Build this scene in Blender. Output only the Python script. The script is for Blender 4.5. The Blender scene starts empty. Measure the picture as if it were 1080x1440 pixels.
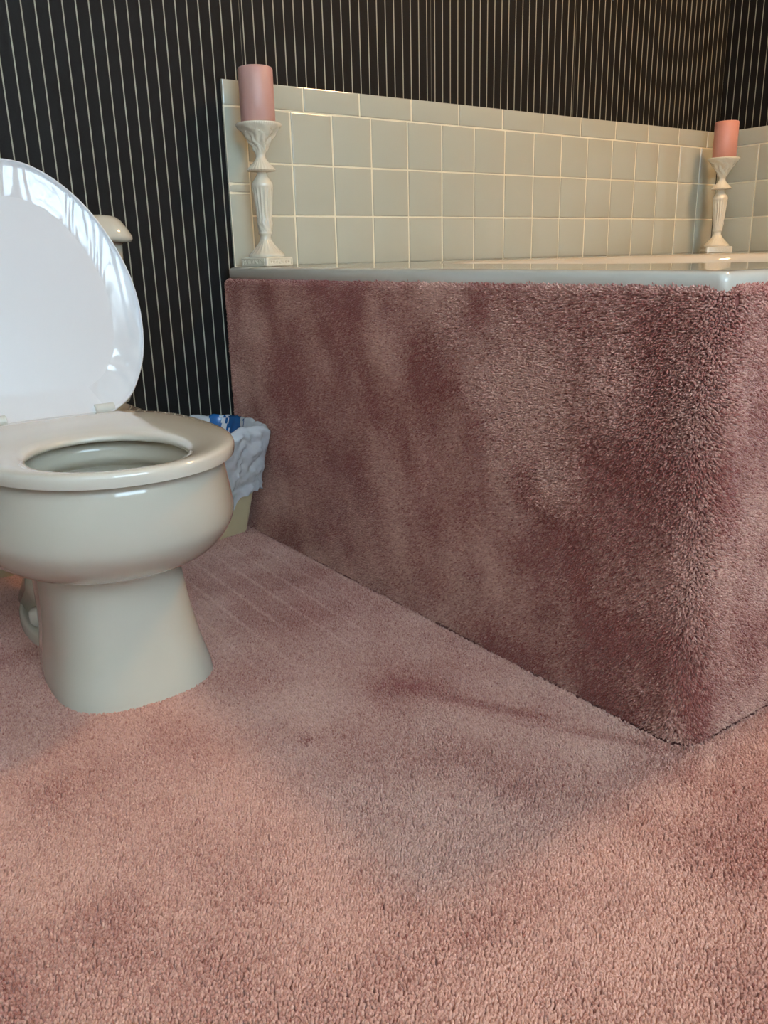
import bpy, math, random
import numpy as np
from mathutils import Matrix, Vector
random.seed(7); rng = np.random.default_rng(7)
C = bpy.context.scene.collection
scene = bpy.context.scene

# ------------------------------------------------------------------ camera
CAM = np.array([-0.917, -1.7655, 0.6116]); FPX = 1156.4
yaw, pitch, roll = 0.6214, 0.3004, 0.0261
fw = np.array([math.sin(yaw)*math.cos(pitch), math.cos(yaw)*math.cos(pitch), -math.sin(pitch)])
rt = np.array([math.cos(yaw), -math.sin(yaw), 0.]); dn = np.cross(fw, rt)
r2 = rt*math.cos(roll)+dn*math.sin(roll); d2 = -rt*math.sin(roll)+dn*math.cos(roll)
cd = bpy.data.cameras.new('camera'); cam = bpy.data.objects.new('camera', cd); C.objects.link(cam)
cd.sensor_fit = 'HORIZONTAL'; cd.sensor_width = 36; cd.lens = 36*FPX/1080; cd.clip_start = 0.02
cam.matrix_world = Matrix([[r2[i], -d2[i], -fw[i], CAM[i]] for i in range(3)]+[[0, 0, 0, 1]])
scene.camera = cam

# ------------------------------------------------------------------ helpers
def M_(name):
    m = bpy.data.materials.new(name); m.use_nodes = True
    return m, m.node_tree.nodes, m.node_tree.links, m.node_tree.nodes['Principled BSDF']
def mat(name, col, rough=.5, coat=0, sheen=0, spec=.5, metal=0, bump=None, trans=0, sss=0):
    m, n, l, b = M_(name)
    b.inputs['Base Color'].default_value = (*col, 1); b.inputs['Roughness'].default_value = rough
    b.inputs['Coat Weight'].default_value = coat; b.inputs['Coat Roughness'].default_value = .03
    b.inputs['Sheen Weight'].default_value = sheen; b.inputs['Specular IOR Level'].default_value = spec
    b.inputs['Metallic'].default_value = metal; b.inputs['Transmission Weight'].default_value = trans
    if sss:
        b.inputs['Subsurface Weight'].default_value = sss; b.inputs['Subsurface Radius'].default_value = (.02, .01, .006)
        b.inputs['Subsurface Scale'].default_value = .5
    if bump:
        tc = n.new('ShaderNodeTexCoord'); t = n.new('ShaderNodeTexNoise'); t.inputs['Scale'].default_value = bump[0]
        t.inputs['Detail'].default_value = 3
        bp = n.new('ShaderNodeBump'); bp.inputs['Distance'].default_value = bump[1]; bp.inputs['Strength'].default_value = 1
        l.new(tc.outputs['Object'], t.inputs['Vector']); l.new(t.outputs['Fac'], bp.inputs['Height']); l.new(bp.outputs['Normal'], b.inputs['Normal'])
        if coat: l.new(bp.outputs['Normal'], b.inputs['Coat Normal'])
    return m

def link(name, me, mats=None, parent=None, smooth=True, loc=(0, 0, 0)):
    o = bpy.data.objects.new(name, me); C.objects.link(o)
    if mats:
        for x in (mats if isinstance(mats, (list, tuple)) else [mats]): me.materials.append(x)
    if smooth: me.polygons.foreach_set('use_smooth', [True]*len(me.polygons))
    if parent: o.parent = parent
    o.location = loc
    return o
def mesh(name, V, F, mats=None, parent=None, smooth=True, idx=None, loc=(0, 0, 0)):
    me = bpy.data.meshes.new(name); me.from_pydata([tuple(map(float, v)) for v in V], [], [tuple(map(int, f)) for f in F])
    o = link(name, me, mats, parent, smooth, loc)
    if idx is not None: me.polygons.foreach_set('material_index', idx)
    me.update(); return o
def empty(name, loc=(0, 0, 0), rz=0):
    o = bpy.data.objects.new(name, None); C.objects.link(o); o.location = loc; o.rotation_euler = (0, 0, rz); o.empty_display_size = .05
    return o
def tag(o, label=None, cat=None, group=None, kind=None):
    for k, v in (('label', label), ('category', cat), ('group', group), ('kind', kind)):
        if v: o[k] = v
    return o
def sharpen(o, ang=35):
    o.data.set_sharp_from_angle(angle=math.radians(ang))
def bevel(o, w, seg=3):
    b = o.modifiers.new('bevel', 'BEVEL'); b.width = w; b.segments = seg; b.limit_method = 'ANGLE'; b.angle_limit = math.radians(35)
    return o
def subsurf(o, n=2):
    s = o.modifiers.new('sub', 'SUBSURF'); s.levels = n; s.render_levels = n; return o
def box(x0, x1, y0, y1, z0, z1):
    V = [(x, y, z) for z in (z0, z1) for y in (y0, y1) for x in (x0, x1)]
    F = [(0, 2, 3, 1), (4, 5, 7, 6), (0, 1, 5, 4), (2, 6, 7, 3), (0, 4, 6, 2), (1, 3, 7, 5)]
    return V, F
def boxes(name, bs, m, parent=None, bv=0):
    V, F = [], []
    for b in bs:
        v, f = box(*b); k = len(V); V += v; F += [tuple(i+k for i in q) for q in f]
    o = mesh(name, V, F, m, parent, smooth=bool(bv))
    if bv: bevel(o, bv)
    return o
def loft(rings, capA=True, capB=True, closed=True):
    """rings: list of equal-length point lists (closed loops)"""
    n = len(rings[0]); V = [p for r in rings for p in r]; F = []
    for i in range(len(rings)-1):
        for j in range(n if closed else n-1):
            a = i*n+j; b = i*n+(j+1) % n
            F.append((a, b, b+n, a+n))
    if capA: F.append(tuple(range(n-1, -1, -1)))
    if capB: F.append(tuple((len(rings)-1)*n+j for j in range(n)))
    return V, F
class Noise:
    def __init__(s, seed, n=64): s.g = np.random.default_rng(seed).uniform(-1, 1, (n, n)); s.n = n
    def __call__(s, x, y):
        x = np.asarray(x, float); y = np.asarray(y, float)
        i = np.floor(x).astype(int); j = np.floor(y).astype(int); u = x-i; v = y-j
        u = u*u*u*(u*(u*6-15)+10); v = v*v*v*(v*(v*6-15)+10)
        g = lambda a, b: s.g[a % s.n, b % s.n]
        return (g(i, j)*(1-u)*(1-v)+g(i+1, j)*u*(1-v)+g(i, j+1)*(1-u)*v+g(i+1, j+1)*u*v)*1.5
def smooth01(t): t = np.clip(t, 0, 1); return t*t*(3-2*t)

# ------------------------------------------------------------------ materials
def wallpaper(axis):
    m, n, l, b = M_('striped_wallpaper_'+axis)
    tc = n.new('ShaderNodeTexCoord'); sp = n.new('ShaderNodeSeparateXYZ'); l.new(tc.outputs['Object'], sp.inputs[0])
    src = sp.outputs['X' if axis == 'x' else 'Y']
    def math_(op, a, bb):
        k = n.new('ShaderNodeMath'); k.operation = op
        for i, s in enumerate((a, bb)):
            if s is None: continue
            if isinstance(s, (int, float)): k.inputs[i].default_value = s
            else: l.new(s, k.inputs[i])
        return k.outputs[0]
    per = .02506; off = .0125 if axis == 'x' else -.0182
    fr = math_('FRACT', math_('DIVIDE', math_('SUBTRACT', src, off-.0014-per*100), per), None)
    stripe = math_('LESS_THAN', fr, .10)
    # thin extra line at each paper join, every 0.521 m
    fr2 = math_('FRACT', math_('DIVIDE', math_('SUBTRACT', src, (.0046 if axis == 'x' else -.3)-5.21), .521), None)
    seam = math_('LESS_THAN', fr2, .0026)
    fac = math_('MAXIMUM', stripe, math_('MULTIPLY', seam, .35))
    nz = n.new('ShaderNodeTexNoise'); nz.inputs['Scale'].default_value = 260; l.new(tc.outputs['Object'], nz.inputs['Vector'])
    rp = n.new('ShaderNodeValToRGB'); rp.color_ramp.elements[0].color = (.0055, .005, .0045, 1); rp.color_ramp.elements[1].color = (.011, .010, .009, 1)
    l.new(nz.outputs['Fac'], rp.inputs[0])
    mx = n.new('ShaderNodeMix'); mx.data_type = 'RGBA'; l.new(fac, mx.inputs['Factor']); l.new(rp.outputs[0], mx.inputs['A']); mx.inputs['B'].default_value = (.34, .32, .24, 1)
    l.new(mx.outputs['Result'], b.inputs['Base Color']); b.inputs['Roughness'].default_value = .6; b.inputs['Specular IOR Level'].default_value = .14
    return m
WPX, WPY = wallpaper('x'), wallpaper('y')
CERAMIC = mat('beige_vitreous_china', (.58, .54, .43), .12, coat=.6)
SEATM = mat('beige_seat_enamel', (.64, .59, .48), .14, coat=.6)
LIDM = mat('white_lid_enamel', (.70, .71, .71), .30, coat=.12)
TILE = mat('ivory_glazed_tile', (.44, .425, .33), .07, coat=.5, bump=(9, .0004))
GROUT = mat('cream_grout', (.74, .67, .48), .85)
ACRYL = mat('white_tub_enamel', (.58, .54, .45), .08, coat=.6)
CREAM = mat('cream_glazed_ceramic', (.68, .62, .48), .22, coat=.5)
WAX = mat('dusty_rose_wax', (.50, .27, .22), .42, sss=.15, bump=(60, .0003))
WAX2 = mat('salmon_rose_wax', (.60, .26, .19), .42, sss=.15, bump=(60, .0003))
WICK = mat('wick', (.05, .04, .03), .9)
BINM = mat('tan_plastic', (.64, .51, .29), .45, bump=(200, .0002))
PAINT = mat('tan_painted_wood', (.50, .40, .24), .5)
PLAST = mat('plaster', (.62, .60, .55), .9, bump=(40, .0005))
FRAME = mat('white_window_paint', (.75, .75, .72), .4)
METAL = mat('brushed_brass', (.6, .42, .2), .3, metal=1)
PLASTICHINGE = mat('pale_hinge_plastic', (.62, .62, .55), .25)
WATER = mat('bowl_water', (.5, .55, .55), .02, coat=.5)

def bag_mat(name, col, alpha):
    m, n, l, b = M_(name)
    b.inputs['Base Color'].default_value = (*col, 1); b.inputs['Roughness'].default_value = .25
    b.inputs['Coat Weight'].default_value = .3
    tr = n.new('ShaderNodeBsdfTransparent'); tl = n.new('ShaderNodeBsdfTranslucent'); tl.inputs[0].default_value = (*col, 1)
    m1 = n.new('ShaderNodeMixShader'); m1.inputs[0].default_value = .22
    m2 = n.new('ShaderNodeMixShader'); m2.inputs[0].default_value = alpha
    out = n['Material Output']
    tc = n.new('ShaderNodeTexCoord'); vo = n.new('ShaderNodeTexNoise'); vo.noise_type = 'RIDGED_MULTIFRACTAL'; vo.inputs['Scale'].default_value = 26; vo.inputs['Detail'].default_value = 2; vo.inputs['Distortion'].default_value = .8
    bp = n.new('ShaderNodeBump'); bp.inputs['Distance'].default_value = .004; bp.inputs['Strength'].default_value = .8
    l.new(tc.outputs['Object'], vo.inputs['Vector']); l.new(vo.outputs[0], bp.inputs['Height']); l.new(bp.outputs[0], b.inputs['Normal']); l.new(bp.outputs[0], tl.inputs['Normal'])
    l.new(b.outputs[0], m1.inputs[1]); l.new(tl.outputs[0], m1.inputs[2])
    l.new(tr.outputs[0], m2.inputs[1]); l.new(m1.outputs[0], m2.inputs[2]); l.new(m2.outputs[0], out.inputs[0])
    return m
BAG = bag_mat('thin_white_plastic_film', (.93, .94, .95), .90)
BAGB = bag_mat('blue_printed_film', (.02, .13, .36), .95)

def carpet_mat(name, col, col2, sheen=.5):
    m, n, l, b = M_(name)
    at = n.new('ShaderNodeAttribute'); at.attribute_name = 'yarn'
    mx = n.new('ShaderNodeMix'); mx.data_type = 'RGBA'; mx.inputs['A'].default_value = (*col, 1); mx.inputs['B'].default_value = (*col2, 1)
    l.new(at.outputs['Fac'], mx.inputs['Factor']); l.new(mx.outputs['Result'], b.inputs['Base Color'])
    b.inputs['Roughness'].default_value = .85; b.inputs['Sheen Weight'].default_value = sheen; b.inputs['Sheen Roughness'].default_value = .5
    b.inputs['Sheen Tint'].default_value = (1, .75, .72, 1); b.inputs['Specular IOR Level'].default_value = .15
    return m
PILE = carpet_mat('rose_cut_pile', (.255, .070, .052), (.64, .362, .268))
BACKING = mat('rose_carpet_base', (.20, .062, .048), .95)

# ------------------------------------------------------------------ carpet tufts
def tufts(name, P, N, D, H, Rr, yarn, material, parent):
    """one small tapered yarn tuft per point P with axis D (unit), height H, radius Rr"""
    n = len(P)
    ref = np.where(np.abs(D[:, 2:3]) < .9, np.array([[0, 0, 1.]]), np.array([[1., 0, 0]]))
    U = np.cross(D, ref); U /= np.linalg.norm(U, axis=1)[:, None]; W = np.cross(D, U)
    ph = rng.uniform(0, 6.28, n)
    K = 4
    V = np.zeros((n, 2*K+1, 3))
    for k in range(K):
        a = ph+k*2*math.pi/K; c = np.cos(a)[:, None]*U+np.sin(a)[:, None]*W
        V[:, k] = P+c*(Rr*.75)[:, None]-N*.001
        V[:, K+k] = P+D*(H*.72)[:, None]+c*(Rr)[:, None]
    V[:, 2*K] = P+D*H[:, None]
    F = []
    for k in range(K):
        k2 = (k+1) % K
        F += [[k, k2, K+k2], [k, K+k2, K+k], [K+k, K+k2, 2*K]]
    F = np.array(F); nf = len(F)
    allF = (F[None]+np.arange(n)[:, None, None]*(2*K+1)).reshape(-1)
    me = bpy.data.meshes.new(name)
    me.vertices.add(n*(2*K+1)); me.vertices.foreach_set('co', V.reshape(-1).astype(np.float32))
    me.loops.add(len(allF)); me.loops.foreach_set('vertex_index', allF.astype(np.int32))
    me.polygons.add(n*nf); me.polygons.foreach_set('loop_start', np.arange(0, n*nf*3, 3, dtype=np.int32))
    me.polygons.foreach_set('use_smooth', np.ones(n*nf, bool))
    me.update(calc_edges=True)
    at = me.attributes.new('yarn', 'FLOAT', 'POINT'); at.data.foreach_set('value', np.repeat(yarn, 2*K+1).astype(np.float32))
    o = bpy.data.objects.new(name, me); C.objects.link(o); me.materials.append(material); o.parent = parent
    o['kind'] = 'stuff'
    return o
N1, N2, N3, N4, N5 = (Noise(i) for i in (11, 12, 13, 14, 15))

X0, YC, HC, XW = -0.083, -1.248, 0.576, 1.766      # carpeted surround: left face, near face, top; right wall
TX, TY = -0.575, -0.55                              # toilet centre line
# pedestal outline on the floor (also cuts the carpet)
def sup(cx, yf, yb, w, n=48, e=2.4, eb=None, frac=.5):
    """rounded outline, front at yf (-y), back at yb"""
    yc = yf+(yb-yf)*frac; pts = []
    for k in range(n):
        t = 2*math.pi*k/n; c, s = math.cos(t), math.sin(t)
        ee = e if s < 0 else (eb or e)
        x = cx+w*math.copysign(abs(c)**(2/ee), c)
        h = (yc-yf) if s < 0 else (yb-yc)
        pts.append((x, yc+h*math.copysign(abs(s)**(2/ee), s)))
    return pts
def inside(px, py, poly):
    r = np.zeros(len(px), bool); n = len(poly)
    for i in range(n):
        x1, y1 = poly[i]; x2, y2 = poly[(i+1) % n]
        if y1 == y2: continue
        c = ((y1 > py) != (y2 > py)) & (px < (x2-x1)*(py-y1)/(y2-y1)+x1)
        r ^= c
    return r
PED = sup(-.566, -.699, -.30, .119, e=2.6, eb=2.0, frac=.30)
EAR = sup(-.562, -.52, -.15, .104, e=2.1)
BINB = [(-.098, -.070), (-.125, .0), (-.295, -.002), (-.285, -.108)]

# ------------------------------------------------------------------ room shell
YB, XL, ZC = -3.1, -1.75, 2.4
def wallmesh(name, V, F, m): return tag(mesh(name, V, F, m, smooth=False), kind='structure')
wallmesh('floor', *box(XL-.1, XW+.1, YB-.1, .1, -.12, -.0065), BACKING)
floor = bpy.data.objects['floor']
wallmesh('wall_back', *box(XL-.1, XW+.1, 0, .1, -.0065, ZC), WPX)
wallmesh('wall_right', *box(XW, XW+.1, YB, 0, -.0065, ZC), WPY)
WY0, WY1 = -2.75, -1.55
o = boxes('wall_left', [(XL-.1, XL, YB, WY0, -.0065, ZC), (XL-.1, XL, WY1, 0, -.0065, ZC), (XL-.1, XL, WY0, WY1, -.0065, .9), (XL-.1, XL, WY0, WY1, 2.0, ZC)], PLAST)
tag(o, kind='structure')
fr = [(XL-.02, XL+.02, WY0-.05, WY0, .85, 2.05), (XL-.02, XL+.02, WY1, WY1+.05, .85, 2.05), (XL-.02, XL+.02, WY0, WY1, 2.0, 2.05), (XL-.02, XL+.05, WY0-.06, WY1+.06, .86, .9)]
for k in range(1, 3): y = WY0+(WY1-WY0)*k/3; fr.append((XL-.04, XL-.01, y-.014, y+.014, .9, 2.0))
fr.append((XL-.045, XL-.005, WY0, WY1, 1.44, 1.465))
fill_win = boxes('fill_window', fr, FRAME, bv=.003); tag(fill_win, kind='structure')  # added window on the unseen left wall, an opening for the fill light
wallmesh('ceiling', *box(XL-.1, XW+.1, YB-.1, .1, ZC, ZC+.1), PLAST)
WX0, WX1, WZ0, WZ1 = -1.5, -.05, .85, 2.05
o = boxes('wall_front', [(XL-.1, WX0, YB-.1, YB, -.0065, ZC), (WX1, XW+.1, YB-.1, YB, -.0065, ZC), (WX0, WX1, YB-.1, YB, -.0065, WZ0), (WX0, WX1, YB-.1, YB, WZ1, ZC)], PLAST)
tag(o, kind='structure')
fr = [(WX0-.06, WX0, YB-.02, YB+.02, WZ0-.06, WZ1+.06), (WX1, WX1+.06, YB-.02, YB+.02, WZ0-.06, WZ1+.06),
      (WX0, WX1, YB-.02, YB+.02, WZ1, WZ1+.06), (WX0-.08, WX1+.08, YB-.02, YB+.05, WZ0-.05, WZ0)]
nx = 4
for k in range(1, nx): x = WX0+(WX1-WX0)*k/nx; fr.append((x-.014, x+.014, YB-.04, YB-.01, WZ0, WZ1))
for k in range(1, 3): z = WZ0+(WZ1-WZ0)*k/3; fr.append((WX0, WX1, YB-.045, YB-.005, z-.012, z+.012))
win = boxes('window_1', fr, FRAME, bv=.003); tag(win, kind='structure')
GL, n_, l_, b_ = M_('window_glass'); b_.inputs['Transmission Weight'].default_value = 1; b_.inputs['Roughness'].default_value = 0; b_.inputs['IOR'].default_value = 1.05
boxes('pane', [(WX0, WX1, YB-.03, YB-.026, WZ0, WZ1)], GL, win)
# baseboard behind the toilet
for nm, b in (('baseboard_back', (XL, -.31, -.014, 0, -.006, .105)), ('baseboard_left', (XL, XL+.014, YB, -.014, -.006, .105)),
              ('baseboard_front', (XL+.014, XW, YB, YB+.014, -.006, .105)), ('baseboard_right', (XW-.014, XW, YB+.014, YC-.02, -.006, .105))):
    tag(boxes(nm, [b], PAINT, bv=.004), kind='structure')

# ------------------------------------------------------------------ tiles
def tile_panel(name, rects, plane, gap=.0016):
    """rects (a0,a1,z0,z1,tint) in wall coordinates; plane maps (a, depth, z)"""
    V, F, I = [], [], []
    for a0, a1, z0, z1 in rects:
        a0 += gap; a1 -= gap; z0 += gap; z1 -= gap
        ta, tz = random.uniform(-1, 1)*.0005, random.uniform(-1, 1)*.0004
        if a1 <= 0 and a0 > -.06 and z1 <= ZT and name == 'trim_1': ta = .0016
        k = len(V)
        prof = [(0, .001), (.0002, .0055), (.0012, .0072), (.004, .0082)]
        for ins, d in prof:
            for (sa, sz) in ((0, 0), (1, 0), (1, 1), (0, 1)):
                a = a0+ins if sa == 0 else a1-ins; z = z0+ins if sz == 0 else z1-ins
                V.append(plane(a, d+(ta*(2*sa-1)+tz*(2*sz-1)), z))
        for r in range(3):
            for j in range(4):
                j2 = (j+1) % 4; F.append((k+r*4+j, k+r*4+j2, k+r*4+4+j2, k+r*4+4+j)); I.append(0)
        F.append((k+12, k+13, k+14, k+15)); I.append(0)
    k = len(V)
    A0 = min(r[0] for r in rects); A1 = max(r[1] for r in rects); Z0 = min(r[2] for r in rects); Z1 = max(r[3] for r in rects)
    A0 += .002; A1 -= .002; Z1 -= .002
    for d in (0, .0058):
        for a, z in ((A0, Z0), (A1, Z0), (A1, Z1), (A0, Z1)): V.append(plane(a, d, z))
    F.append((k+4, k+5, k+6, k+7)); I.append(1)
    for j in range(4): F.append((k+j, k+(j+1) % 4, k+4+(j+1) % 4, k+4+j)); I.append(1)
    o = mesh(name, V, F, [TILE, GROUT], smooth=True, idx=I); sharpen(o, 25)
    return tag(o, kind='structure')
p = .111; ZR = .7075; ZT = ZR+2*p; ZB = .597
rects = []
xe = XW-.0
for n in range(17):
    a0, a1 = n*p, min((n+1)*p, xe-.0005)
    if a1-a0 < .01: continue
    for z0, z1 in ((ZB, ZR), (ZR, ZR+p), (ZR+p, ZT)): rects.append((a0, a1, z0, z1))
tp = .1548; a = -.053; first = True
# joints of the cap row measured on the wall
js = [-.053, -.0015]; x = .1375-.0
js = [-.053, 0.0, .1475]
while js[-1] < xe-.0005: js.append(js[-1]+tp)
js[-1] = xe-.0005
for u, v in zip(js[:-1], js[1:]): rects.append((u, v, ZT, ZT+.053))
for z0, z1 in ((ZB, ZR+.0475), (ZR+.0475, ZR+.0665), (ZR+.0665, ZT)): rects.append((-.053, 0, z0, z1))
tile_panel('trim_1', rects, lambda a, d, z: (a, -d, z))
rects = []
ys = [-.009, -.0445]
while ys[-1] > YC+.02: ys.append(ys[-1]-p)
ys[-1] = YC+.0
for u, v in zip(ys[1:], ys[:-1]):
    for z0, z1 in ((ZB, ZR), (ZR, ZR+p), (ZR+p, ZT)): rects.append((u, v, z0, z1))
js = [-.009, -.035]
while js[-1] > YC+.05: js.append(js[-1]-tp)
js[-1] = YC
for u, v in zip(js[1:], js[:-1]): rects.append((u, v, ZT, ZT+.053))
tile_panel('trim_2', rects, lambda a, d, z: (XW-d, a, z))

# ------------------------------------------------------------------ floor carpet
def lobe(x, y, cx, cy, rx, ry, ang=0):
    c, s = math.cos(ang), math.sin(ang); u = ((x-cx)*c+(y-cy)*s)/rx; v = (-(x-cx)*s+(y-cy)*c)/ry
    return np.exp(-(u*u+v*v))
def unz(u, v, z=0):
    d = r2*(u-540)/FPX+d2*(v-720)/FPX+fw; return CAM+d*(z-CAM[2])/d[2]
sp = .0027
gx = np.arange(-1.45, 1.4, sp); gy = np.arange(-2.0, -.004, sp)
X, Y = np.meshgrid(gx, gy); X = (X+sp*.5*(np.arange(len(gy)) % 2)[:, None]).ravel(); Y = Y.ravel()
X = X+rng.uniform(-.35, .35, len(X))*sp; Y = Y+rng.uniform(-.35, .35, len(Y))*sp
# keep what a camera in about this place can see
rel = np.stack([X-CAM[0], Y-CAM[1], -CAM[2]*np.ones_like(X)], 1)
zc = rel@fw; px = rel@r2/np.maximum(zc, .01); py = rel@d2/np.maximum(zc, .01)
keep = (zc > .15) & (np.abs(px) < .80) & (py < .85)
keep &= ~((X > X0-.001) & (Y > YC-.001) & ~((X < X0+.042) & (Y < YC+.042) & (np.hypot(X-X0-.042, Y-YC-.042) > .043)))
keep &= ~inside(X, Y, PED) & ~inside(X, Y, EAR)
X, Y = X[keep], Y[keep]
n = len(X)
# which way the pile has been brushed: soft patches, vacuum lines, foot marks
T = .22+.40*N1(X*3.1, Y*3.1)+.40*N2(X*7+3, Y*7)+.30*N3(X*17, Y*17+5)
va = unz(300, 778); vb = unz(385, 835); dv = (vb-va)[:2]/np.linalg.norm((vb-va)[:2]); nv = np.array([-dv[1], dv[0]])
q = (X-va[0])*nv[0]+(Y-va[1])*nv[1]
reg = lobe(X, Y, *unz(340, 830)[:2], .30, .18, math.atan2(dv[1], dv[0]))
T += reg*(1.0*(np.abs(((q/.052+.08) % 1)-.5) > .44)-.55)
def mk(u, v, rx, ry, amp, ang=0):
    global T; c = unz(u, v); T = T+amp*lobe(X, Y, c[0], c[1], rx, ry, ang)
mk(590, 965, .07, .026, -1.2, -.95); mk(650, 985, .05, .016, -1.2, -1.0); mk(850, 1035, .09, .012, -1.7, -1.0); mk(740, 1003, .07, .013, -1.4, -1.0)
mk(300, 860, .09, .035, .9, 1.0); mk(430, 960, .12, .07, .55); mk(20, 1390, .10, .08, -1.3); mk(680, 1310, .05, .03, -.7); mk(1040, 1200, .07, .06, -.6)
mk(430, 1040, .012, .01, -1.4); mk(380, 1250, .03, .04, -.5); mk(860, 1190, .10, .05, .4); mk(240, 1300, .12, .05, .3); mk(330, 900, .05, .05, -.5)
mk(1000, 1075, .05, .01, .8, .5)
T = np.clip(T, -2.0, 1.3)
lean = .22+.34*T
ang = .95+.35*N4(X*2.2, Y*2.2+9)
D = np.stack([np.cos(ang)*lean, np.sin(ang)*lean, np.ones(n)], 1)
D[:, 0] += rng.normal(0, .15, n); D[:, 1] += rng.normal(0, .15, n)
D /= np.linalg.norm(D, axis=1)[:, None]
hh = .0075*(1+.08*rng.normal(0, 1, n)+.06*N5(X*60, Y*60))
P = np.stack([X, Y, -.0065*np.ones(n)], 1)
NN = np.tile([0, 0, 1.], (n, 1))
yarn = np.clip(rng.normal(.58, .16, n)+.30*T, 0, 1)   # sheen of the brushed pile painted into the yarn colour
pile = tufts('carpet_pile', P, NN, D, hh, .00185*np.ones(n), yarn, PILE, floor)
print('floor tufts', n)

# ------------------------------------------------------------------ carpeted tub surround
RC, RT, PILEH = .042, .014, .0065
L1 = -YC-RC; L2 = math.pi/2*RC; L3 = XW-(X0+RC)
def plan(s):
    s = np.asarray(s, float); x = np.zeros_like(s); y = np.zeros_like(s); nx_ = np.zeros_like(s); ny_ = np.zeros_like(s)
    a = s < L1; c = (s >= L1) & (s < L1+L2); e = s >= L1+L2
    x[a] = X0; y[a] = -s[a]; nx_[a] = -1
    t = (s[c]-L1)/RC; x[c] = X0+RC-RC*np.cos(t); y[c] = YC+RC-RC*np.sin(t); nx_[c] = -np.cos(t); ny_[c] = -np.sin(t)
    x[e] = X0+RC+(s[e]-L1-L2); y[e] = YC; ny_[e] = -1
    return x, y, nx_, ny_
HT = HC-RT
def surf(s, t):
    """t: height along the face then over the rounded top edge"""
    x, y, nx_, ny_ = plan(s); t = np.asarray(t, float)
    ph = np.clip((t-HT)/RT, 0, math.pi/2); over = np.maximum(t-HT-RT*math.pi/2, 0)
    inn = RT*(1-np.cos(ph))+over; z = np.where(t < HT, t, HT+RT*np.sin(ph))
    lump = .0035*N1(s*5, z*6+2)+.002*N2(s*13, z*14)
    lump = lump*np.clip(s/.2, 0, 1)*np.clip((HC-z)/.08, 0.15, 1)*np.clip(z/.05, 0.2, 1)
    k = lump-PILEH-inn
    N = np.stack([nx_*np.cos(ph), ny_*np.cos(ph), np.sin(ph)], -1)
    Pp = np.stack([x+nx_*k, y+ny_*k, z-PILEH*np.sin(ph)], -1)
    return Pp, N
sur = empty('tub_surround', (X0, YC, 0)); tag(sur, 'tub surround clad in dusty rose carpet, below the white tub rim', 'tub surround')
def off(o): o.matrix_parent_inverse = Matrix.Translation((-X0, -YC, 0)); return o
S = np.concatenate([np.arange(0, L1, .012), np.linspace(L1, L1+L2, 9), np.arange(L1+L2+.01, L1+L2+L3, .02), [L1+L2+L3]]); Tt = np.concatenate([np.arange(0, HT, .012), np.linspace(HT, HT+RT*1.57+.03, 10)])
SS, TT = np.meshgrid(S, Tt, indexing='ij'); Pq, _ = surf(SS.ravel(), TT.ravel()); nt = len(Tt)
F = [(i*nt+j, (i+1)*nt+j, (i+1)*nt+j+1, i*nt+j+1) for i in range(len(S)-1) for j in range(nt-1)]
Pq[:, 2] = np.maximum(Pq[:, 2], -.006); Pq[:, 1] = np.minimum(Pq[:, 1], -.003); Pq[:, 0] = np.minimum(Pq[:, 0], XW-.004)
off(mesh('carpet_cladding', Pq, F, BACKING, sur))
spT = .00265
ss = np.arange(.002, L1+L2+.55, spT); tt = np.arange(.001, HT+RT*1.57+.018, spT)
SS, TT = np.meshgrid(ss, tt); SS = SS+spT*.5*(np.arange(len(tt)) % 2)[:, None]
SS = SS.ravel(); TT = TT.ravel(); SS = SS+rng.uniform(-.38, .38, len(SS))*spT; TT = TT+rng.uniform(-.38, .38, len(TT))*spT
SS = np.clip(SS, .001, None)
# worn hole in the pile near the top of the outer corner
hole = ((SS-(L1+L2*.75))/.0045)**2+((TT-.556)/.009)**2 < 1
keep = ~(hole)
SS, TT = SS[keep], TT[keep]
Pp, Nn = surf(SS, TT); n = len(SS)
tx, ty, a_, b_2 = plan(SS); tang = np.stack([-b_2, a_, np.zeros(n)], 1)*-1.0
Zt = np.clip(TT, 0, HC)
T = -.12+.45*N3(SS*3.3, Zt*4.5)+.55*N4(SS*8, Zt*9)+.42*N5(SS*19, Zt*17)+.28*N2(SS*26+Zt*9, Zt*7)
T = np.clip(T+.45*smooth01((SS-L1-L2*.6)/.06), -1.4, 1.3)   # outer face paler: window light on it put into the yarn colour
down = -.16+.30*T
side = .25*N1(SS*4+7, Zt*5)
tg = np.stack([b_2, -a_, np.zeros(n)], 1)
D = Nn+np.array([0, 0, 1.])*down[:, None]*np.where(TT < HT, 1, .3)[:, None]+tg*side[:, None]+rng.normal(0, .11, (n, 3))
D /= np.linalg.norm(D, axis=1)[:, None]
hh = .0068*(1+.13*rng.normal(0, 1, n)+.14*N5(SS*70, Zt*70))*np.where(TT > HT-.01, .95, 1)
yarn = np.clip(rng.normal(.36, .20, n)+.34*T, 0, 1)  # light and dark pile patches also painted into the colour
Pp[:, 1] = np.minimum(Pp[:, 1], -.008); D[Pp[:, 1] > -.02, 1] = -.05
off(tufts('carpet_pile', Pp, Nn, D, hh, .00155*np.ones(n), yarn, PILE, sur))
print('tub tufts', n)

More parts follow.
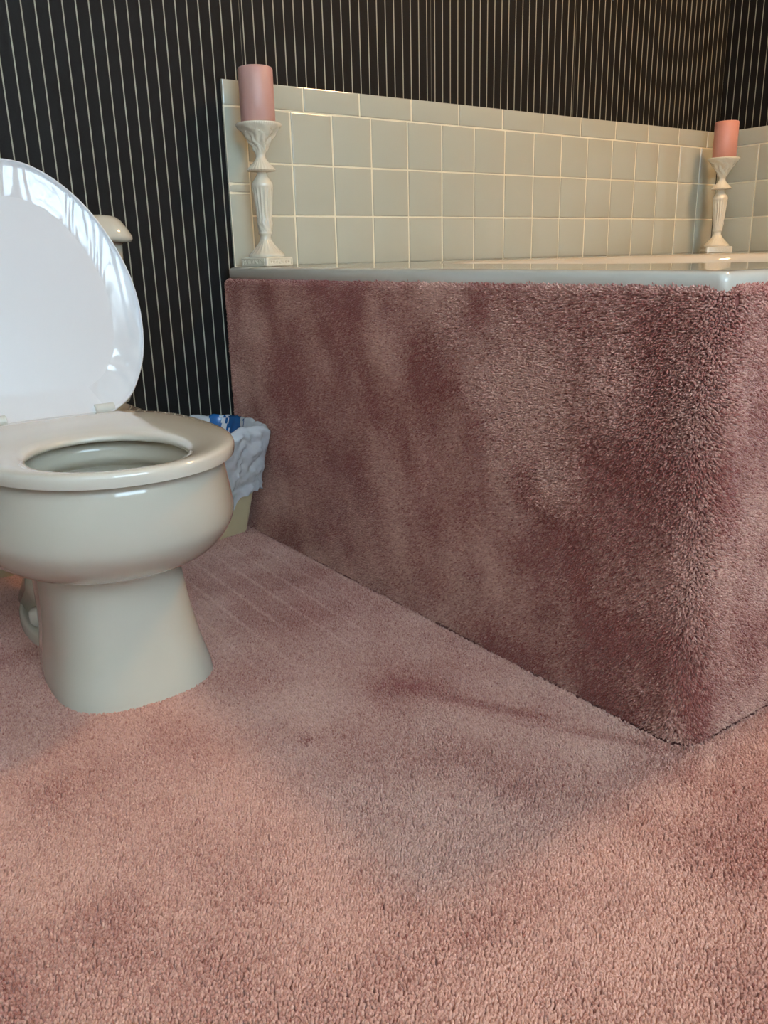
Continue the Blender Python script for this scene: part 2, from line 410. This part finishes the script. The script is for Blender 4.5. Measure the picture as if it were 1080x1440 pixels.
# ------------------------------------------------------------------ bathtub
def zd(y): return .599+.009*y
def rrect(x0, x1, y0, y1, r, n=12):
    pts = []
    for cx, cy, a0 in ((x1-r, y1-r, 0), (x0+r, y1-r, 90), (x0+r, y0+r, 180), (x1-r, y0+r, 270)):
        for k in range(n+1):
            a = math.radians(a0+90*k/n); pts.append((cx+r*math.cos(a), cy+r*math.sin(a)))
    return pts
rings = []
ox0, ox1, oy0, oy1 = X0+.010, XW-.010, YC+.013, -.010
def oring(ins, dz, r):
    return [(x, y, zd(y)+dz) for x, y in rrect(ox0+ins, ox1-ins, oy0+ins, oy1-ins, max(r*.55, .006))]
lipz = -.026
rings += [oring(.012, lipz, .012), oring(.004, lipz+.0015, .016), oring(0.0005, lipz+.005, .018), oring(0, -.010, .018), oring(.0012, -.005, .018), oring(.004, -.0018, .017), oring(.009, 0, .016), oring(.03, 0, .016)]
ix0, ix1, iy0, iy1 = .26, 1.56, -1.06, -.17
def iring(ins, z, r, lvl=False):
    return [(x, y, (zd(y) if lvl else zd(-.6))+z) for x, y in rrect(ix0+ins, ix1-ins, iy0+ins, iy1-ins, r)]
rings += [iring(-.02, .0, .30, True), iring(0, -.002, .29, True), iring(.012, -.008, .29, True), iring(.02, -.022, .28, True), iring(.04, -.10, .26), iring(.06, -.25, .24), iring(.09, -.38, .20), iring(.14, -.42, .16), iring(.3, -.425, .06)]
V, F = loft(rings, capA=False, capB=True)
tub = mesh('bathtub', V, F, ACRYL); sharpen(tub, 50)
tag(tub, 'glossy white drop-in bathtub with its rim resting on the carpeted surround', 'bathtub')

# ------------------------------------------------------------------ toilet
toilet = empty('toilet', (TX, -.45, 0)); tag(toilet, 'beige toilet with its lid raised, standing on the rose carpet', 'toilet')
def tp_(o): o.matrix_parent_inverse = Matrix.Translation((-TX, .45, 0)); return o
NR = 64
def ring(w, yf, yb, z, e=2.2, eb=None, frac=.5, cx=TX, n=NR):
    return [(x, y, z) for x, y in sup(cx, yf, yb, w, n, e, eb, frac)]
# pedestal + bowl + interior in one continuous surface
R_ = [ring(.120, -.700, -.30, -.006, 2.6, 2.0, .30, -.566), ring(.1195, -.698, -.30, .008, 2.6, 2.0, .30, -.566), ring(.112, -.687, -.29, .04, 2.6, 2.0, .30, -.566), ring(.105, -.676, -.27, .08, 2.7, 2.0, .30, -.566),
      ring(.101, -.667, -.26, .135, 2.7, 2.0, .30, -.568), ring(.099, -.661, -.25, .175, 2.7, 2.0, .30, -.569), ring(.098, -.659, -.25, .186, 2.6, 2.0, .30, -.570),
      ring(.112, -.672, -.25, .189, 2.3, 3.0, .48), ring(.135, -.708, -.25, .197, 2.2, 3.0, .48), ring(.158, -.745, -.25, .210, 2.2, 3.0, .48), ring(.173, -.770, -.25, .226, 2.2, 3, .49),
      ring(.183, -.788, -.25, .246, 2.2, 3, .5), ring(.187, -.797, -.25, .260, 2.2, 3, .5), ring(.1875, -.800, -.25, .270, 2.2, 3, .5), ring(.184, -.803, -.25, .290, 2.2, 3, .5), ring(.177, -.802, -.25, .330, 2.2, 3, .5), ring(.173, -.800, -.25, .345, 2.2, 3, .5), ring(.168, -.796, -.254, .352, 2.2, 3, .5),
      ring(.160, -.788, -.262, .3545, 2.2, 3, .5),
      ring(.118, -.778, -.50, .3545, 2.1, 2.1, .5, -.584), ring(.113, -.773, -.505, .348, 2.1, 2.1, .5, -.584), ring(.112, -.771, -.507, .330, 2.1, 2.1, .5, -.584), ring(.114, -.773, -.503, .318, 2.1, 2.1, .5, -.582), ring(.130, -.778, -.47, .310, 2.1, 2.1, .5),
      ring(.132, -.772, -.47, .290, 2.1, 2.1, .5), ring(.120, -.745, -.46, .262, 2.1, 2.1, .5), ring(.085, -.69, -.47, .200, 2.1, 2.1, .5), ring(.050, -.62, -.50, .165, 2.1, 2.1, .5)]
V, F = loft(R_, capA=False, capB=True)
bowl = tp_(mesh('bowl', V, F, CERAMIC, toilet)); sharpen(bowl, 60); subsurf(bowl, 1)
V, F = loft([ring(.078, -.68, -.475, .192, 2.1, 2.1), ring(.0001, -.60, -.5999, .192, 2.1, 2.1)], capA=False)
tp_(mesh('water', V, F, WATER, toilet))
# foot flange behind the pedestal, with its bolt caps
R_ = [ring(.104, -.52, -.15, -.006, 2.1, cx=-.562), ring(.104, -.52, -.15, .016, 2.1, cx=-.562), ring(.101, -.517, -.153, .022, 2.1, cx=-.562), ring(.096, -.507, -.16, .023, 2.1, cx=-.562), ring(.090, -.495, -.17, .018, 2.1, cx=-.562), ring(.05, -.42, -.28, .018, 2.2)]
tp_(mesh('foot_flange', *loft(R_, False, True), CERAMIC, toilet))
R_ = [ring(.075, -.36, -.14, .02, 2.4), ring(.060, -.40, -.14, .06, 2.4), ring(.052, -.42, -.12, .12, 2.4), ring(.052, -.42, -.09, .20, 2.4), ring(.070, -.42, -.05, .245, 2.6)]
tp_(mesh('trapway', *loft(R_, True, True), CERAMIC, toilet))
for s in (-1, 1):
    cx, cy = -.562+s*.080, -.345
    prof = [(.0165, .016), (.0165, .036), (.0155, .043), (.011, .047), (.0001, .048)]
    R_ = [[(cx+r*math.cos(t*math.pi/12), cy+r*math.sin(t*math.pi/12), z) for t in range(24)] for r, z in prof]
    tp_(mesh('bolt_cap', *loft(R_, True, False), SEATM, toilet))
# rear deck joining bowl and tank
R_ = [ring(.10, -.40, -.05, .235, 4), ring(.165, -.40, -.04, .27, 4), ring(.185, -.38, -.035, .318, 5), ring(.186, -.36, -.035, .350, 5), ring(.180, -.355, -.04, .354, 5)]
tp_(mesh('deck', *loft(R_, True, True), CERAMIC, toilet))
# tank and its lid
def rbox(x0, x1, y0, y1, r): return rrect(x0, x1, y0, y1, r, 8)
R_ = []
for z, ins in ((.345, .03), (.355, .015), (.38, .008), (.50, .004), (.655, .0)):
    R_.append([(x, y, z) for x, y in rbox(-.815+ins, -.362-ins, -.205+ins, -.025, .035)])
tp_(mesh('tank', *loft(R_, True, True), CERAMIC, toilet))
R_ = []
for z, ins, r in ((.650, .004, .035), (.655, 0, .04), (.660, 0, .04), (.674, .006, .04), (.688, .014, .04), (.695, .022, .036), (.698, .034, .03)):
    R_.append([(x, y, z) for x, y in rbox(-.832+ins, -.346-ins, -.222+ins, -.015-ins*.3, r)])
tp_(mesh('tank_lid', *loft(R_, True, True), CERAMIC, toilet))
# seat ring
def srs(prof):
    out = []
    for k, z, mode in prof:    # k: 0 outer edge .. 1 hole edge
        z += .0135; a = ring(.181, -.820, -.345, z, 2.15, 2.9, .52); b = ring(.102, -.790, -.540, z, 2.05, 2.05, .5, cx=-.586)
        ins = mode
        pts = []
        for u, v in zip(a, b):
            x = u[0]*(1-k)+v[0]*k; y = u[1]*(1-k)+v[1]*k
            pts.append((x, y, z))
        out.append(pts)
    return out
prof = [(.02, .3435, 0), (0, .348, 0), (-.005, .352, 0), (.0, .356, 0), (.03, .3590, 0), (.09, .3610, 0), (.25, .3625, 0), (.5, .3620, 0), (.72, .3600, 0), (.88, .3580, 0), (.97, .3550, 0), (1., .351, 0), (.985, .3455, 0), (.9, .3435, 0), (.5, .3433, 0), (.02, .3435, 0)]
V, F = loft(srs(prof), False, False)
tp_(mesh('seat', V, F, SEATM, toilet))
# raised lid: outline by height along the lid, half width
HY, HZ, LA = -.342, .368, .275
prof = [(-.004, .100), (.02, .138), (.055, .162), (.09, .177), (.13, .1855), (.17, .1885), (.205, .187), (.24, .181), (.275, .170), (.31, .155), (.345, .135), (.375, .111), (.40, .083), (.418, .053), (.426, .026), (.428, 0)]
svals = []
NSUB = 5
def cr(p0, p1, p2, p3, t): return .5*((2*p1)+(-p0+p2)*t+(2*p0-5*p1+4*p2-p3)*t*t+(-p0+3*p1-3*p2+p3)*t**3)
PR = np.array(prof); ext = np.vstack([PR[0], PR, [PR[-2][0], -PR[-2][1]]])
right = []
for i in range(1, len(ext)-2):
    for k in range(NSUB): right.append(cr(ext[i-1], ext[i], ext[i+1], ext[i+2], k/NSUB))
right.append(PR[-1]); right = np.array(right)
outline = [(w, s) for s, w in right]+[(-w, s) for s, w in right[::-1][1:]]
def lidpt(x, s, d):   # d: distance out of the underside, towards the front of the toilet
    return (TX+x, HY+s*math.sin(LA)-d*math.cos(LA), HZ+s*math.cos(LA)+d*math.sin(LA))
cs = .20
def lring(k, d): return [lidpt(x*k, cs+(s-cs)*k, d) for x, s in outline]
# back, edge, rim lip, hollow, flat middle
LR = [lring(.02, -.019), lring(.5, -.018), lring(.85, -.015), lring(.95, -.011), lring(.99, -.005), lring(1, .001), lring(.999, .0045), lring(.993, .006), lring(.985, .0058), lring(.981, .0045), lring(.977, .0040),
      lring(.965, .0026), lring(.95, .0016), lring(.92, -.0003), lring(.88, -.0027), lring(.84, -.0048), lring(.80, -.0066), lring(.765, -.0078), lring(.75, -.0081), lring(.74, -.0082), lring(.7, -.0082), lring(.4, -.0082), lring(.02, -.0082)]
V, F = loft(LR, True, True)
# wavy grain pressed into the underside of the lid, seen in its gloss
LIDU, n, l, b = M_('white_grained_lid')
b.inputs['Base Color'].default_value = (.70, .71, .71, 1); b.inputs['Roughness'].default_value = .11; b.inputs['Coat Weight'].default_value = .8; b.inputs['Coat Roughness'].default_value = .02
tc = n.new('ShaderNodeTexCoord'); mp = n.new('ShaderNodeMapping'); mp.inputs['Scale'].default_value = (1, 1, .22); l.new(tc.outputs['Object'], mp.inputs[0])
nz = n.new('ShaderNodeTexNoise'); nz.inputs['Scale'].default_value = 9; nz.inputs['Detail'].default_value = 1.0; l.new(mp.outputs[0], nz.inputs['Vector'])
mu = n.new('ShaderNodeMath'); mu.operation = 'MULTIPLY'; mu.inputs[1].default_value = 120; l.new(nz.outputs['Fac'], mu.inputs[0])
si = n.new('ShaderNodeMath'); si.operation = 'SINE'; l.new(mu.outputs[0], si.inputs[0])
bp = n.new('ShaderNodeBump'); bp.inputs['Distance'].default_value = .0003; l.new(si.outputs[0], bp.inputs['Height']); l.new(bp.outputs[0], b.inputs['Normal']); l.new(bp.outputs[0], b.inputs['Coat Normal'])
nO = len(LR[0])
LI = [1 if 10 <= k//nO <= 17 and F[k][0] % nO < nO//2 else 0 for k in range(len(F))]
tp_(mesh('lid', V, F, [LIDM, LIDU], toilet, idx=LI))
lid = bpy.data.objects['lid']; lid['label'] = 'raised white lid'
for s in (-1, 1):      # hinges
    cx = TX+.004+s*.088
    R_ = []
    for xx, r in ((-.017, .007), (-.016, .009), (.016, .009), (.017, .007)):
        R_.append([(cx+xx, HY+.004+r*math.cos(t*math.pi/10), HZ+.006+r*math.sin(t*math.pi/10)) for t in range(20)])
    h = tp_(mesh('hinge', *loft(R_), PLASTICHINGE, toilet)); sharpen(h)
    b_ = boxes('hinge_foot', [(cx-.014, cx+.014, HY-.004, HY+.030, .352, .376)], PLASTICHINGE, h, bv=.004)
    b_.matrix_parent_inverse = h.matrix_parent_inverse
for (x, s) in ((.062, .398), (.129, .338), (-.062, .398), (-.129, .338)):       # rubber buffers on the lid edge
    a_ = lidpt(x, s, .006); tdir = Vector((math.cos(.6)*math.copysign(1, x), 0, -math.sin(.9)))
    R_ = []
    for d, r in ((-.001, 1), (.003, 1), (.0045, .8)):
        R_.append([lidpt(x+r*(.011*math.cos(t*math.pi/10)*.8+.004*math.sin(t*math.pi/10)*math.copysign(1, x)), s+r*(-.011*math.cos(t*math.pi/10)*.7*math.copysign(1, x)+.004*math.sin(t*math.pi/10)), .005+d) for t in range(20)])
    bb = mesh('buffer', *loft(R_), PLASTICHINGE, lid); bb.matrix_parent_inverse = lid.matrix_parent_inverse

# ------------------------------------------------------------------ waste bin with a bag
def poly_round(pts, r, n=6):
    out = []; m = len(pts)
    for i in range(m):
        p0, p1, p2 = (Vector(pts[(i+k-1) % m]) for k in range(3))
        a = (p0-p1).normalized(); b = (p2-p1).normalized(); A = p1+a*r; B = p1+b*r
        for k in range(n+1):
            t = k/n; out.append(tuple(A*(1-t)**2+p1*2*t*(1-t)+B*t*t))
    return out
BB = poly_round([(-.100, -.070), (-.118, -.004), (-.300, -.004), (-.290, -.112)], .012)
BT = poly_round([(-.100, -.205), (-.103, -.012), (-.335, -.012), (-.335, -.245)], .035)
def bring(t, ins=0, zz=None):
    cx = sum(q[0] for q in BT)/len(BT); pts = []
    for (x0, y0), (x1, y1) in zip(BB, BT):
        x = x0*(1-t)+x1*t; y = y0*(1-t)+y1*t
        mx, my = -.21, -.055*(1-t)-.12*t
        L = math.hypot(x-mx, y-my); x -= (x-mx)/L*ins; y -= (y-my)/L*ins
        pts.append((x, y, (.264*t) if zz is None else zz))
    return pts
bin_ = empty('waste_bin', (-.21, -.08, 0)); tag(bin_, 'tan plastic waste bin standing in the corner between wall and carpeted surround', 'waste bin')
def bn(o): o.matrix_parent_inverse = Matrix.Translation((.21, .08, 0)); return o
R_ = [bring(0, .004, -.002), bring(0, 0, .003)]+[bring(t) for t in (.2, .4, .6, .8, .95)]+[bring(1, -.004), bring(1.01, -.004), bring(1.01, .003), bring(.9, .003), bring(.5, .003), bring(.05, .003)]
bn(mesh('body', *loft(R_, True, True), BINM, bin_))
# the bag: inside, over the rim, down outside to a ragged hem
nb = len(BB); NU = 260
def resample(pts, n):
    P_ = np.array(pts+[pts[0]]); d = np.r_[0, np.cumsum(np.linalg.norm(np.diff(P_, axis=0), axis=1))]; u = np.linspace(0, d[-1], n, endpoint=False)
    return np.stack([np.interp(u, d, P_[:, i]) for i in range(3)], 1)
base_in = lambda t, ins: resample(bring(t, ins), NU)
rows = []; NB_, NC_ = Noise(31), Noise(32)
uu = np.arange(NU)/NU
top = base_in(1, 0); ctr = np.array([-.215, -.12])
# hem drop: long in front towards the toilet, short at the back
out_dir = (top[:, :2]-ctr); out_dir /= np.linalg.norm(out_dir, axis=1)[:, None]
frontness = smooth01((-out_dir[:, 1]+.15)/.9)
drop = .035+.10*frontness+.05*smooth01((-top[:, 0]-.13)/.08)*frontness+.02*smooth01((out_dir[:, 0]-.3)/.6)+.010*np.sin(uu*2*math.pi*6)+.006*NC_(uu*31, 0*uu)
NIN, NOUT = 22, 26
for k in range(NIN, 0, -1):
    q = k/NIN; r = base_in(1-.75*q, .006+.018*q)
    w = .006*NB_(uu*40, q*7+0*uu)+.004*NC_(uu*90, q*11+0*uu)
    r[:, :2] += out_dir*(w*min(1, q*3))[:, None]; r[:, 2] += .003*NC_(uu*30, q*5+0*uu)*(1-q); rows.append(r)
for k in range(5):
    a = math.pi*(k+.5)/5; r = top.copy(); r[:, :2] += out_dir*(-.002-.007*math.cos(a)+.003); r[:, 2] += .004+.008*math.sin(a)+.003*NB_(uu*24, 0*uu)+.002*NC_(uu*70, 0*uu+k*.2); rows.append(r)
for k in range(1, NOUT+1):
    q = k/NOUT; dz = drop*q; t = np.clip((.264-dz)/.264, 0, 1)
    r = np.zeros((NU, 3)); bt = resample(bring(0, 0, 0), NU); r = bt*(1-t[:, None])+top*t[:, None]; r[:, 2] = .268-dz+.003*NB_(uu*24, 0*uu)*(1-q)
    w = .010+.004*q*frontness+.006*np.abs(NB_(uu*34+q*4.5, q*3.2+4+0*uu))+.005*np.abs(NC_(uu*60-q*6, q*9+0*uu))+.003*np.abs(NB_(uu*64+q*14, q*17+0*uu))
    r[:, :2] += out_dir*w[:, None]; rows.append(r)
bagV = np.vstack(rows)
bagV[:, 0] = np.minimum(bagV[:, 0], X0-.012+.004*np.tanh((bagV[:, 0]-X0)/.02)); bagV[:, 1] = np.minimum(bagV[:, 1], -.003)
F = []; I = []
nr = len(rows)
for i in range(nr-1):
    for j in range(NU):
        F.append((i*NU+j, i*NU+(j+1) % NU, (i+1)*NU+(j+1) % NU, (i+1)*NU+j))
        v = bagV[i*NU+j]; q = i/nr
        g = v[0]*1.0
        blue = (i < NIN+4) and (out_dir[j, 1] > .2) and ((-.150 < g < -.124) or (-.116 < g < -.1125))
        blue = blue or ((NIN-16 < i < NIN+12) and out_dir[j, 0] > .5 and ((-.085 < v[1] < -.035) or (-.105 < v[1] < -.100)))
        I.append(1 if blue else 0)
bag = mesh('bin_bag', bagV, F, [BAG, BAGB], idx=I)
tag(bag, 'crinkled white plastic bag with blue print lining the tan waste bin', 'bag')

# ------------------------------------------------------------------ candle holders and candles
HS = .905
profile = [(.000, .0005), (.000, .034), (.0195, .0345)]     # only for reference of the plinth height
def holder(name):
    root = empty(name)
    S_ = .0405     # half side of the square plinth
    R_ = []
    for z, h in ((0, S_-.0015), (.0015, S_), (.0165, S_), (.0185, S_-.001), (.0195, S_-.003)):
        R_.append([(x, y, z) for x, y in rrect(-h, h, -h, h, .003, 4)])
    pl = mesh('plinth', *loft(R_), CREAM, root); sharpen(pl)
    # lathe: (height, radius, flute depth, flutes, kind)
    pts = [(.0195, .0385, 0, 0), (.022, .0400, 0, 0), (.026, .0385, .0006, 22), (.032, .0320, .0012, 22), (.040, .0240, .0012, 22), (.048, .0170, .0009, 22), (.056, .0125, .0004, 22), (.062, .0115, 0, 0), (.066, .0125, 0, 0), (.0675, .0150, 0, 0), (.070, .0155, 0, 0), (.072, .0145, 0, 0),
           (.076, .0150, .0006, -8), (.084, .0160, .0009, -8), (.092, .0165, .0008, -8), (.098, .0165, .0004, 16), (.105, .0172, .0016, 16), (.130, .0196, .0020, 16), (.155, .0218, .0019, 16), (.162, .0226, .0006, 16), (.165, .0232, 0, 0), (.170, .0228, 0, 0), (.176, .0195, 0, 0), (.184, .0135, 0, 0), (.190, .0100, 0, 0), (.1935, .0098, 0, 0),
           (.1945, .0200, 0, 0), (.1955, .0300, .0008, 26), (.1975, .0312, .0008, 26), (.201, .0285, .0010, 26), (.208, .0215, .0008, 26), (.216, .0140, .0003, 26), (.222, .0105, 0, 0), (.227, .0100, 0, 0), (.232, .0118, 0, 0), (.235, .0145, .0008, -7), (.242, .0165, .0018, -7), (.250, .0205, .0026, -7), (.260, .0265, .0030, -7), (.270, .0350, .0026, -7), (.278, .0430, .0016, -7), (.2815, .0462, .0005, -7), (.284, .0475, .0006, 60), (.2865, .0480, .0006, 60), (.2885, .0465, .0004, 60), (.2885, .0430, 0, 0), (.2865, .0410, 0, 0), (.2865, .0005, 0, 0)]
    A = np.array(pts); nth = 192; R_ = []
    zz = []
    for i in range(len(A)-1):
        m = 3 if A[i+1, 0]-A[i, 0] > .004 else 1
        for k in range(m): zz.append(A[i]*(1-k/m)+A[i+1]*k/m if A[i, 3] == A[i+1, 3] or m == 1 else np.r_[A[i, :3]*(1-k/m)+A[i+1, :3]*k/m, A[i, 3] if A[i, 3] else A[i+1, 3]])
    zz.append(A[-1])
    for h, r, d, nf in zz:
        rr = []
        for k in range(nth):
            th = 2*math.pi*k/nth
            if nf > 0: q = r-d*abs(math.cos(nf*th/2))**1.5 if nf < 50 else r+d*math.sin(nf*th)
            elif nf < 0:
                ph = -nf*th+1.6*math.sin(h*230)      # curling leaves
                q = r+d*(math.cos(ph)*.8+.6*math.cos(2*ph+h*500))
            else: q = r
            rr.append((q*math.cos(th), q*math.sin(th), h))
        R_.append(rr)
    st = mesh('stem', *loft(R_), CREAM, root); sharpen(st, 60)
    # lettered and ornamented panels sunk in the plinth sides
    for side in range(4):
        a = side*math.pi/2
        rot = Matrix.Rotation(a, 4, 'Z')
        V, F = [], []
        for (x0, x1, z0, z1) in ((-.034, .034, .0155, .0167), (-.034, .034, .0028, .0040), (-.034, -.0328, .004, .0155), (.0328, .034, .004, .0155)):
            v, f = box(x0, x1, -S_-.0014, -S_+.0005, z0, z1); k = len(V); V += v; F += [tuple(i+k for i in q) for q in f]
        if side % 2 == 0:   # ornament: rosette with scrolls
            for cx, rad in ((0, .0045), (-.0095, .003), (.0095, .003), (-.018, .0034), (.018, .0034), (-.026, .0026), (.026, .0026)):
                k = len(V); m = 20
                for (rr, dd) in ((rad, 0), (rad*.8, .0011), (rad*.55, .0011), (rad*.45, .0003), (rad*.2, .0010)):
                    for t in range(m): V.append((cx+rr*math.cos(t*2*math.pi/m), -S_-dd, .0098+rr*math.sin(t*2*math.pi/m)))
                for i in range(4):
                    for t in range(m): F.append((k+i*m+t, k+i*m+(t+1) % m, k+(i+1)*m+(t+1) % m, k+(i+1)*m+t))
                F.append(tuple(k+4*m+t for t in range(m)))
        V = [tuple(rot @ Vector(v)) for v in V]
        pn = mesh('plinth_panel', V, F, CREAM, pl, smooth=False)
        if side % 2 == 1:
            cu = bpy.data.curves.new('lettering', 'FONT'); cu.body = 'BHOIAHN'; cu.size = .0125; cu.extrude = .0011; cu.align_x = 'CENTER'; cu.align_y = 'CENTER'; cu.offset = .0002
            cu.space_character = 1.12
            tmp = bpy.data.objects.new('tmp_text', cu); C.objects.link(tmp); bpy.context.view_layer.update()
            me = bpy.data.meshes.new_from_object(tmp.evaluated_get(bpy.context.evaluated_depsgraph_get())); bpy.data.objects.remove(tmp)
            me.transform(rot @ Matrix.Translation((0, -S_-.0003, .0098)) @ Matrix.Rotation(math.pi/2, 4, 'X')); me.materials.clear()
            link('lettering', me, CREAM, pl, smooth=False)
    return root
def candle(name, wax, h, r):
    root = empty(name)
    R_ = []
    for z, q in ((0, r-.002), (.002, r), (h*.5, r*.998), (h-.004, r), (h-.001, r-.0015), (h, r-.004), (h-.001, r-.010), (h-.003, r*.5), (h-.004, .001)):
        R_.append([(q*math.cos(t*math.pi/48), q*math.sin(t*math.pi/48), z) for t in range(96)])
    o = mesh('wax', *loft(R_), wax, root); sharpen(o, 50)
    R_ = [[(q*math.cos(t*math.pi/4)+dx, q*math.sin(t*math.pi/4), z) for t in range(8)] for q, z, dx in ((.001, h-.006, 0), (.001, h+.002, 0), (.0009, h+.005, .002))]
    mesh('wick', *loft(R_), WICK, root)
    return root
def copy_tree(o, parent=None):
    c = o.copy(); C.objects.link(c)
    if parent: c.parent = parent
    for ch in [x for x in bpy.data.objects if x.parent == o]: copy_tree(ch, c)
    return c
h1 = holder('candle_holder'); h2 = copy_tree(h1)
for h, loc, rz, sc, lb in ((h1, (-.008, -.078, zd(-.078)+.0002), math.radians(15.6), 1.0, 'cream ceramic fluted candle holder at the left end of the tub rim'),
                       (h2, (1.640, -.110, zd(-.11)+.0002), math.radians(49.3), 1.0, 'cream ceramic fluted candle holder in the far right corner of the tub deck')):
    h.location = loc; h.rotation_euler = (0, 0, rz); h.scale = (sc,)*3
    tag(h, lb, 'candle holder', 'pair of cream candle holders on the tub')
c1 = candle('candle', WAX, .108, .0360); c1.location = (-.008, -.078, zd(-.078)+.2869)
tag(c1, 'dusty pink pillar candle on the left candle holder', 'candle', 'pair of pillar candles')
c2 = candle('candle', WAX2, .108, .0360); c2.location = (1.640, -.110, zd(-.11)+.2869)
tag(c2, 'salmon pink pillar candle on the right corner candle holder', 'candle', 'pair of pillar candles')

# ------------------------------------------------------------------ light
w = bpy.data.worlds.new('world'); scene.world = w; w.use_nodes = True
bg = w.node_tree.nodes['Background']; bg.inputs[0].default_value = (.62, .80, 1, 1); bg.inputs[1].default_value = 2.0
def area(name, loc, rot, sx, sy, power, col):
    L = bpy.data.lights.new(name, 'AREA'); L.shape = 'RECTANGLE'; L.size = sx; L.size_y = sy; L.energy = power; L.color = col
    o = bpy.data.objects.new(name, L); C.objects.link(o); o.location = loc; o.rotation_euler = rot; return o
area('daylight', ((WX0+WX1)/2, YB-.13, (WZ0+WZ1)/2), (math.radians(90), 0, 0), WX1-WX0, WZ1-WZ0, 150, (.60, .82, 1.0))
area('side_fill', (XL-.13, (WY0+WY1)/2, 1.45), (math.radians(90), 0, math.radians(-90)), WY1-WY0, 1.1, 16, (.62, .80, 1.0))  # added fill light to brighten the left face of the surround
# warm ceiling fixture
cl = empty('ceiling_light', (1.30, -1.20, ZC)); tag(cl, 'round ceiling light with a warm frosted dome', 'ceiling light')
R_ = [[(q*math.cos(t*math.pi/24), q*math.sin(t*math.pi/24), z) for t in range(48)] for q, z in ((.15, 0), (.15, -.02), (.14, -.025))]
mesh('canopy', *loft(R_, True, True), METAL, cl)
EM, n, l, b = M_('warm_frosted_lamp'); b.inputs['Emission Color'].default_value = (1, .60, .28, 1); b.inputs['Emission Strength'].default_value = 290
R_ = [[(q*math.cos(t*math.pi/24), q*math.sin(t*math.pi/24), z) for t in range(48)] for q, z in ((.13, -.0255), (.125, -.05), (.10, -.075), (.06, -.09), (.001, -.095))]
mesh('dome', *loft(R_, True, True), EM, cl)

scene.view_settings.view_transform = 'Standard'; scene.view_settings.look = 'None'
scene.view_settings.exposure = -0.50; scene.view_settings.gamma = 1; scene.view_settings.use_curve_mapping = False
scene.cycles.max_bounces = 8
